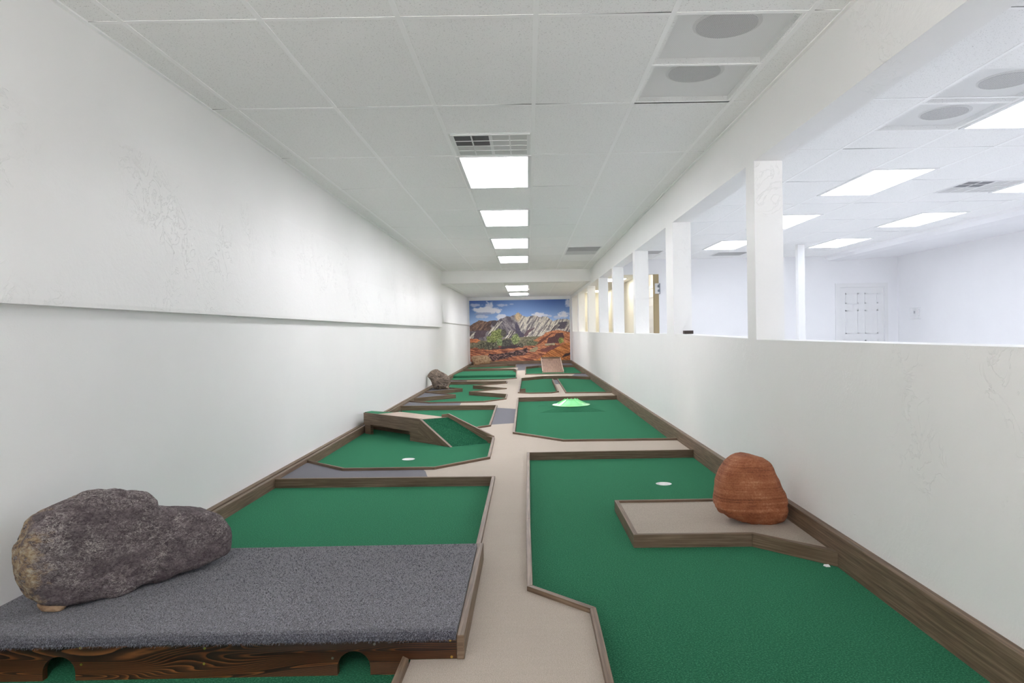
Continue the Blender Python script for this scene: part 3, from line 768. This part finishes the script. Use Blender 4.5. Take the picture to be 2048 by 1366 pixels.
# ------------------------------------------------------------------ slotted ramp board at the far end
st = empty('ramp_board', (.66, 19.4, 0), 'inclined brown wooden ramp board with a slot and pale side rails', 'golf obstacle')
y0, y1, z1 = 18.78, 20.6, .305; xa, xb = .395, .935
sl_ = lambda t: (y0+(y1-y0)*t, .012+(z1-.012)*t)
def bq(u, t): y, z = sl_(t); return (xa+(xb-xa)*u, y, z)
slot = [(.36, .885), (.58, .885), (.60, .90), (.58, .92), (.36, .92), (.34, .90)]
sq1 = [(0, 0), (1, 0), (1, 1), (0, 1)]
def putb(a, b, c): x, y, z = bq(a, b); return (x, y, z-c)
link('board', region([sq1, slot], lambda p: inside(p, sq1) and not inside(p, slot), .0, .02, putb), M['ply'], st, uvdir=(0, 1, .16))
for a, b in ((-.035, .0), (1.0, 1.035)):
    lo = [Vector(bq(a, 0)), Vector(bq(b, 0)), Vector(bq(b, 1)), Vector(bq(a, 1))]
    MB().hexa([v-Vector((0, 0, .012)) for v in lo], [v+Vector((0, 0, .035)) for v in lo]).build('side_rail', M['deck'], st, uvdir=(0, 1, .16))
MB().box(xa-.02, xb+.02, y1, y1+.03, z1-.06, z1+.05).build('end_rail', M['board'], st, uvdir=(1, 0, 0))
for x in (xa-.01, xb-.015): MB().box(x, x+.025, y1-.35, y1, 0, z1-.04).build('leg', M['board'], st, uvdir=(0, 0, 1))
MB().box(xa, xb, y1-.06, y1-.035, 0, z1-.03).build('back_panel', M['board'], st, uvdir=(1, 0, 0))

# ------------------------------------------------------------------ rocks
def rock(name, o, A, u, T, material, label, cat='rock', zmin=None, amp=.012, freq=9, pits=0, power=2.6, NO=220, NR=46, strata=0, seed=0, cs=0.0, rough_base=0):
    A = Vector((*A, 0)); u = Vector((*u[:2], 0)).normalized(); nrm = Vector((u.y, -u.x, 0))     # nrm points to the camera side
    # resample the outline with smoothing
    P = [Vector(p) for p in o]; L = [0]
    for i in range(len(P)): L.append(L[-1]+(P[(i+1) % len(P)]-P[i]).length)
    R = []
    for k in range(NO):
        s = L[-1]*k/NO; i = max(j for j in range(len(P)) if L[j] <= s); f = (s-L[i])/(L[i+1]-L[i])
        p0, p1, p2, p3 = P[i-1], P[i], P[(i+1) % len(P)], P[(i+2) % len(P)]
        R.append(.5*((2*p1)+(p2-p0)*f+(2*p0-5*p1+4*p2-p3)*f*f+(3*p1-p0-3*p2+p3)*f**3))
    c = sum(R, Vector((0, 0)))/NO
    V = []; F = []
    for r in range(NR+1):
        dpt = -1+2*r/NR; dpt = math.sin(dpt*math.pi/2)
        s = max(0.0, 1-abs(dpt)**power)**(1/power)
        for p in R:
            q = c+(p-c)*s
            V.append(A+u*q.x+Vector((0, 0, q.y))+nrm*(T*dpt + cs*(q.y-c.y)))
    n = NO
    for r in range(NR):
        for i in range(n):
            j = (i+1) % n; F.append((r*n+i, r*n+j, (r+1)*n+j, (r+1)*n+i))
    cen = A+u*c.x+Vector((0, 0, c.y))
    so = Vector((seed*3.1, seed*1.7, seed*.9))
    W = []
    for v in V:
        d = v-cen; dl = d.length; dn = d/dl if dl > 1e-6 else nrm
        q = (v+so)
        a = noise.fractal(q*freq, 1.0, 2.1, 5)*amp
        a += (noise.noise(q*3.2))*amp*1.6
        if pits:
            h = noise.noise(q*freq*3.3+Vector((5, 5, 5))); 
            if h > .28: a -= (h-.28)*pits
        if strata: a += math.sin(v.z*120+3*noise.noise(q*5))*strata
        if rough_base and v.z < rough_base: a += noise.fractal(q*26, 1.0, 2.0, 4)*.007
        nn = v+dn*a
        if zmin is not None and nn.z < zmin: nn.z = zmin
        W.append(nn)
    base = Vector((cen.x, cen.y, min(p.z for p in W)))
    me = mesh('m', [p-base for p in W], F)
    for p in me.polygons: p.use_smooth = True
    ob = bpy.data.objects.new(name, me); COL.objects.link(ob); ob.location = base; me.materials.append(material)
    return tag(ob, label, cat)
LAVA = [[-0.09,0.342],[-0.085,0.38],[-0.074,0.409],[-0.061,0.446],[-0.031,0.472],[0.015,0.488],[0.062,0.503],[0.107,0.519],[0.153,0.529],[0.193,0.531],[0.225,0.522],[0.257,0.524],[0.286,0.512],[0.333,0.5],[0.363,0.475],[0.378,0.447],[0.411,0.429],[0.465,0.408],[0.512,0.398],[0.585,0.374],[0.63,0.344],[0.654,0.304],[0.671,0.265],[0.677,0.224],[0.67,0.186],[0.636,0.17],[0.575,0.157],[0.497,0.15],[0.432,0.149],[0.409,0.142],[0.359,0.142],[0.299,0.147],[0.244,0.136],[0.2,0.134],[0.164,0.148],[0.141,0.15],[0.106,0.148],[0.054,0.154],[0.007,0.166],[-0.031,0.183],[-0.049,0.205],[-0.062,0.233],[-0.076,0.257],[-0.082,0.279],[-0.09,0.306]]
rock('lava_boulder', LAVA, (-1.73, 2.5), (.6097, .7926), .10, M['lava'], 'large flat purple-grey lava boulder standing on the charcoal platform against the left wall', 'rock', .141, .009, 11, .03, seed=1, power=5.0, NO=380, NR=70)
rock('support_stone', [[-0.075,0.163],[-0.071,0.175],[-0.047,0.176],[0.028,0.168],[0.012,0.143],[-0.001,0.132],[-0.035,0.137],[-0.062,0.145]], (-1.69, 2.52), (.8849, .4657), .05, M['tan'], 'small tan stone wedged under the left end of the large lava boulder', 'rock', .1405, .003, 20, seed=2, NO=80, NR=24)
RED = [[-0.016,0.19],[-0.009,0.236],[-0.001,0.277],[0.013,0.319],[0.037,0.36],[0.068,0.393],[0.105,0.41],[0.136,0.416],[0.172,0.413],[0.208,0.403],[0.249,0.387],[0.272,0.368],[0.287,0.337],[0.31,0.287],[0.335,0.235],[0.355,0.188],[0.363,0.146],[0.361,0.11],[0.348,0.082],[0.322,0.059],[0.286,0.041],[0.234,0.037],[0.182,0.042],[0.131,0.055],[0.089,0.068],[0.043,0.09],[0.002,0.119],[-0.015,0.153]]
rock('red_boulder', RED, (1.02, 3.8), (1, 0), .13, M['sandstone'], 'rounded red sandstone boulder on the beige island against the right baseboard', 'rock', .0545, .008, 8, strata=.0006, seed=3, NO=260, NR=56, power=3.2, rough_base=.16)
SMALL = [[-0.034,0.303],[-0.0,0.35],[0.053,0.393],[0.141,0.423],[0.202,0.391],[0.289,0.35],[0.35,0.313],[0.393,0.26],[0.407,0.229],[0.4,0.159],[0.376,0.098],[0.362,0.054],[0.266,0.045],[0.196,0.048],[0.125,0.054],[0.082,0.085],[0.053,0.147],[0.015,0.236],[-0.019,0.28]]
rock('pitted_rock', SMALL, (-1.88, 13.3), (1, 0), .16, M['lava2'], 'small pitted grey-brown lava rock by the left wall beside the zigzag green', 'rock', PZ+.001, .012, 10, .12, seed=4, NO=180, NR=44)
TAN = [[0.037,0.275],[0.054,0.334],[0.15,0.356],[0.508,0.373],[0.567,0.349],[0.683,0.227],[0.675,0.144],[0.598,0.098],[0.359,0.083],[0.275,0.056],[0.144,0.053],[0.122,0.13],[0.076,0.202]]
rock('tan_rock', TAN, (-1.88, 22.75), (1, 0), .13, M['tan'], 'flat angular tan rock in the far left corner below the mural', 'rock', PZ+.001, .006, 7, seed=5, NO=140, NR=30, power=4)

# ------------------------------------------------------------------ mural: a printed desert landscape, painted cell by cell
def vnoise(X, Y, sx, sy, seed, octs=3):
    out = np.zeros_like(X); amp = 1; tot = 0
    for o in range(octs):
        rg = np.random.RandomState(seed+o*17).rand(256, 256)
        x = X/sx*(2**o)+1000.3; y = Y/sy*(2**o)+1000.7
        xi = np.floor(x).astype(int); yi = np.floor(y).astype(int); fx = x-xi; fy = y-yi
        fx = fx*fx*(3-2*fx); fy = fy*fy*(3-2*fy)
        g = lambda a, b: rg[a % 256, b % 256]
        out += amp*((g(xi, yi)*(1-fx)+g(xi+1, yi)*fx)*(1-fy)+(g(xi, yi+1)*(1-fx)+g(xi+1, yi+1)*fx)*fy); tot += amp; amp *= .55
    return out/tot
def paint():
    W, H = 408, 246
    X, Y = np.meshgrid(np.linspace(0, 201, W), np.linspace(0, 122, H))          # Y down from the top edge
    C = np.zeros((H, W, 3))
    def col(*c): return np.array(c, float)/255
    def put(mask, c):
        mk = np.clip(mask, 0, 1)[..., None]; C[:] = C*(1-mk)+c*mk
    def lerp(t, a, b): t = np.clip(t, 0, 1)[..., None]; return a*(1-t)+b*t
    def pip(P):
        c = np.zeros(X.shape, bool); n = len(P)
        for i in range(n):
            (x0, y0), (x1, y1) = P[i], P[i-1]
            if y0 == y1: continue
            c ^= ((y0 > YY) != (y1 > YY)) & (XX < (x1-x0)*(YY-y0)/(y1-y0)+x0)
        return c.astype(float)
    nx, ny = vnoise(X, Y, 5, 5, 3), vnoise(X, Y, 5, 5, 9)
    XX, YY = X+(nx-.5)*4, Y+(ny-.5)*3
    # sky
    t = Y/42; sky = lerp(t, col(64, 98, 168), col(158, 188, 226))
    C[:] = lerp(np.exp(-((X-95)/50)**2)*.55, sky, col(128, 166, 222))
    def blob(x, y, rx, ry, c, k=1.0, ns=.9):
        d = ((X-x)/rx)**2+((Y-y)/ry)**2+(vnoise(X, Y, 6, 4, int(x*7+y))-.5)*2*ns
        put(np.clip((1.1-d)*1.6, 0, 1)*k, c)
    white, pale, shade = col(222, 222, 230), col(200, 204, 220), col(158, 166, 196)
    blob(12, 9, 14, 3.2, pale, .8); blob(40, 12, 9, 11, pale); blob(30, 19, 27, 6.5, white); blob(50, 21, 16, 6, white); blob(30, 26, 24, 2.5, shade, .8); blob(25, 32, 15, 3.5, pale, .8)
    blob(66, 10, 12, 3, pale, .7); blob(64, 34, 12, 6, white, .9); blob(78, 36, 8, 3.5, white, .8); blob(85, 8, 5, 1.6, pale, .5)
    blob(138, 31, 13, 5.5, white); blob(152, 32, 7, 3.5, white, .8); blob(162, 32.5, 5, 2.5, pale, .8); blob(190, 31, 13, 7.5, white); blob(176, 36, 9, 3, pale, .8); blob(198, 8, 7, 9, pale)
    # mountains
    rx = [0, 8.4, 19, 25.6, 35.8, 43, 51, 54.6, 62.7, 69, 74, 81, 86, 92.7, 94.4, 98.7, 105.7, 113.8, 127, 132.6, 140.7, 147.6, 155.7, 167.5, 175.6, 186, 196, 201]
    ry = [50.5, 44.5, 39.6, 39.9, 42.3, 40, 39.6, 41, 36.4, 34.8, 31.6, 32.6, 30.5, 28.9, 26.2, 24.6, 30.5, 33.7, 31.6, 31, 34.8, 33.7, 33.7, 43.4, 40.1, 38.8, 39.6, 41.2]
    ridge = np.interp(X, rx, ry)+(vnoise(X, Y, 2, 40, 5)-.5)*1.6
    mt_ = np.clip((Y-ridge)*1.5, 0, 1)
    skew = vnoise(X+Y*.55, Y-X*.1, 2.4, 13, 21, 4); skew2 = vnoise(X-Y*.6, Y, 3.5, 12, 31, 4)
    lit = np.clip((skew-.46)*5+.5, 0, 1)
    right = lerp(lit, col(112, 104, 108), col(206, 198, 184)); left = lerp(np.clip((skew2-.5)*5+.5, 0, 1), col(92, 84, 96), col(140, 132, 134))
    wr = np.clip((X-92-(Y-30)*.28)*.5, 0, 1); put(mt_, lerp(wr, left, right))
    put(mt_*np.clip(1-((X-97)/8)**2-((Y-33)/12)**2, 0, 1)*1.2, col(196, 170, 134))
    br = lerp(vnoise(X+Y*.8, Y, 3, 8, 41, 3)*2-.5, col(78, 58, 56), col(152, 120, 100))
    put(mt_*np.clip((44-X+(nx-.5)*12)*.4, 0, 1)*np.clip((62-Y)*.4, 0, 1), br)
    put(mt_*np.clip(1-((X-52)/10)**2-((Y-45)/6)**2, 0, 1)*2, col(84, 76, 80))
    def streaks(P, c0, c1, sx=1.6, k=1.0, sk=.8): put(pip(P)*k, lerp(np.clip((vnoise(X+Y*sk, Y, sx, 14, 77, 2)-.5)*7+.5, 0, 1), c0, c1))
    L, D = col(216, 210, 196), col(92, 82, 84)
    streaks([(56, 44), (66, 42), (52, 58), (42, 74), (34, 76), (40, 60)], D, L); streaks([(0, 64), (14, 62), (10, 74), (0, 76)], D, L)
    streaks([(80, 60), (92, 62), (86, 68), (76, 78), (68, 78), (78, 68)], D, L); put(pip([(12, 60), (36, 60), (30, 72), (16, 76), (8, 74)]), col(92, 76, 84))
    put(pip([(95, 44), (98, 52), (102, 62), (110, 70), (108, 75), (98, 76), (94, 66), (90, 50)]), col(78, 72, 90))
    put(pip([(116, 60), (132, 56), (120, 66), (112, 74), (108, 72)]), col(108, 86, 92)); put(pip([(178, 46), (196, 44), (190, 60), (172, 58)]), col(92, 84, 94))
    streaks([(127, 74), (140, 60), (155, 50), (158, 56), (140, 76)], col(140, 130, 126), L, 2.2); streaks([(148, 70), (165, 55), (176, 46), (180, 52), (160, 72)], D, L, 2)
    # plain, then ground
    pl = Y-np.interp(X, [0, 12, 30, 95, 130, 201], [76, 78, 80, 74, 73, 72])
    gz = vnoise(X, Y, 3, 1.6, 51, 4)
    put(np.clip(pl, 0, 1), lerp(gz*1.6-.3, col(84, 82, 62), col(150, 140, 116)))
    og = vnoise(X*.5+Y*1.3, Y*1.5-X*.35, 9, 1.7, 61, 4)
    org = lerp((og-.34)*2.8, col(112, 58, 44), col(222, 148, 104))
    put(np.clip((Y-(94-X*.02+(nx-.5)*4)), 0, 1), org)
    put(pip([(0, 75), (14, 76), (22, 80), (14, 84), (0, 84)]), lerp((og-.3)*2.5, col(150, 78, 50), col(216, 138, 90)))
    dome = [(124, 86), (132, 78), (143, 73), (154, 66), (167, 62), (178, 61), (188, 64), (198, 66), (204, 66), (204, 92), (186, 92), (165, 90), (134, 92), (128, 90)]
    dn = vnoise(X+Y*1.2, Y-X*.5, 10, 2.2, 71, 3); put(pip(dome), lerp((dn-.25)*2, col(156, 88, 56), col(218, 152, 108)))
    put(pip([(154, 88), (157, 77), (170, 74), (173, 68), (186, 67), (191, 76), (184, 88)]), col(92, 58, 58)); put(pip([(133, 91), (147, 76), (160, 69), (174, 65), (160, 72), (148, 82), (140, 88)]), col(112, 64, 48))
    put(pip([(150, 88), (170, 87), (171, 91), (150, 92)]), col(176, 160, 130))
    slab = [(204, 84), (204, 124), (128, 124), (140, 116), (150, 110), (165, 100)]
    sn = vnoise(X*.6+Y*1.1, Y*1.2-X*.62, 16, 1.5, 81, 4); put(pip(slab), lerp((sn-.28)*2.2, col(146, 82, 40), col(224, 150, 84)))
    put(pip([(204, 104), (190, 110), (182, 118), (196, 113), (204, 109)]), col(62, 40, 36))
    cd = vnoise(X, Y, 3, 1.8, 91, 4)
    put(pip([(34, 112), (40, 107), (60, 108), (82, 103), (100, 100), (114, 96), (118, 104), (108, 110), (86, 113), (64, 118), (44, 122)]), lerp((cd-.42)*3.2, col(52, 34, 38), col(168, 128, 116)))
    put(pip([(122, 98), (134, 94), (138, 98), (130, 105), (118, 104)]), col(164, 148, 116)); put(pip([(140, 100), (160, 94), (180, 92), (168, 100), (150, 104)]), col(122, 72, 66))
    put(pip([(56, 90), (72, 88), (104, 89), (106, 95), (80, 97), (40, 98)]), col(66, 48, 54))
    # vegetation
    lf = vnoise(X, Y, 1.8, 1.8, 101, 3)
    def bush(x, y, rx, ry, a, b, k=1):
        d = ((X-x)/rx)**2+((Y-y)/ry)**2+(vnoise(X, Y, 3, 3, int(x*3+y))-.5)*1.3
        put(np.clip((1-d)*3, 0, 1)*k, lerp((lf-.3)*2.5, a, b))
    dk, sage = col(58, 58, 48), col(132, 128, 104)
    bush(40, 90, 20, 9, dk, sage); bush(73, 86, 14, 8, col(50, 48, 50), col(98, 98, 84)); bush(22, 92, 12, 5, dk, sage)
    bush(56, 68, 14, 11, col(84, 94, 46), col(172, 178, 112)); bush(46, 77, 15, 8, col(88, 96, 50), col(160, 168, 104)); bush(60, 84, 6, 9, col(84, 100, 60), col(150, 166, 112)); bush(68, 66, 6, 9, col(70, 66, 62), col(104, 102, 84))
    bush(92, 78, 9, 11, col(84, 96, 56), col(162, 172, 116)); bush(103, 90, 9, 4, dk, sage); bush(124, 87, 14, 5, col(70, 72, 52), col(130, 132, 98)); bush(183, 82, 6, 7, col(96, 104, 48), col(172, 176, 96)); bush(60, 93, 4, 2.2, col(120, 66, 56), col(150, 88, 74))
    fine = vnoise(X, Y, 1.1, .9, 131, 2); gm_ = np.clip((Y-ridge+2)*.4, 0, 1)
    C *= (1+gm_*(fine-.5)*.5)[..., None]
    return X, Y, np.clip(C, 0, 1)
mX, mY, mC = paint()
H_, W_ = mX.shape
mx0, mx1, mz0, mz1 = XL+.022, XR-.04, .150, 2.160
ux = mx0+(mx1-mx0)*mX/201; uz = mz1-(mz1-mz0)*mY/122
verts = np.stack([ux.ravel(), np.full(ux.size, YM-.006), uz.ravel()], 1)
idx = np.arange(H_*W_).reshape(H_, W_)
faces = np.stack([idx[1:, :-1].ravel(), idx[1:, 1:].ravel(), idx[:-1, 1:].ravel(), idx[:-1, :-1].ravel()], 1)
me = bpy.data.meshes.new('m'); me.from_pydata(verts.tolist(), [], faces.tolist())
ca = me.color_attributes.new('print', 'FLOAT_COLOR', 'POINT')
lin = np.where(mC <= .04045, mC/12.92, ((mC+.055)/1.055)**2.4).reshape(-1, 3)*1.05
ca.data.foreach_set('color', np.concatenate([lin, np.ones((lin.shape[0], 1))], 1).ravel().astype(np.float32))
mt, ns, ls, b = mat('mural_print', .5); at = ns.new('ShaderNodeAttribute'); at.attribute_name = 'print'; ls.new(at.outputs['Color'], b.inputs['Base Color'])
mu = empty('wall_mural', ((mx0+mx1)/2, YM-.01, .15), 'photographic mural of a red rock desert, pale mountains and blue sky covering the end wall', 'mural')
link('print', me, mt, mu)
MB().box(mx0-.018, mx0, YM-.02, YM, mz0, mz1+.03).build('edge_strip', M['white'], mu); MB().box(mx1, mx1+.018, YM-.02, YM, mz0, mz1+.03).build('edge_strip', M['white'], mu)
MB().box(mx0, mx1, YM-.02, YM, mz1, mz1+.03).build('edge_strip', M['white'], mu)

# ------------------------------------------------------------------ small things
tag(MB().box(4.58, 4.695, 11.85, 11.96, 0, ZC).build('support_post', M['white'], bevel=.006), 'slender square white post standing in the side room', 'post')
el = empty('emergency_light', (2.59, Y2-.03, 1.81), 'white emergency light with two lamp heads on the brown hallway door edge', 'emergency light')
MB().box(2.55, 2.635, Y2-.055, Y2, 1.815, 2.02).build('housing', M['white'], el, bevel=.004)
MB().box(2.632, 2.642, Y2-.07, Y2, 1.81, 2.02).build('back_plate', M['grey_plastic'], el)
for z in (1.87, 1.965): MB().tube((2.612, Y2-.05, z), (2.612, Y2-.10, z), .020, .026, 16).build('lamp_head', M['grey_plastic'], el)
th_ = empty('thermostat', (X2-.03, 13.31, 1.21), 'thermostat under a clear guard box on the side room right wall', 'thermostat')
MB().box(X2-.03, X2, 13.24, 13.40, 1.28, 1.40).build('body', M['white'], th_)
MB().box(X2-.034, X2-.03, 13.33, 13.38, 1.32, 1.37).build('display', M['grey_plastic'], th_)
g1 = MB().box(X2-.06, X2-.055, 13.18, 13.46, 1.215, 1.43); g1.box(X2-.06, X2, 13.18, 13.46, 1.425, 1.43); g1.box(X2-.06, X2, 13.18, 13.46, 1.215, 1.22)
g1.build('guard', M['clear'], th_)
tag(MB().box(1.515, 1.602, 6.78, 6.85, sill(6.8)+.001, sill(6.8)+.033).build('wooden_block', M['black_brown'], bevel=.003), 'small dark brown block lying on the half wall sill beside the second post', 'block')
sp = MB(); sp.hexa([(1.340, 3.214, .001), (1.362, 3.207, .001), (1.366, 3.194, .001), (1.348, 3.196, .001)], [(1.343, 3.214, .008), (1.362, 3.208, .010), (1.365, 3.195, .004), (1.348, 3.198, .002)])
tag(sp.build('paper_scrap', M['paper']), 'tiny white paper scrap on the turf under the island board by the right baseboard', 'paper')
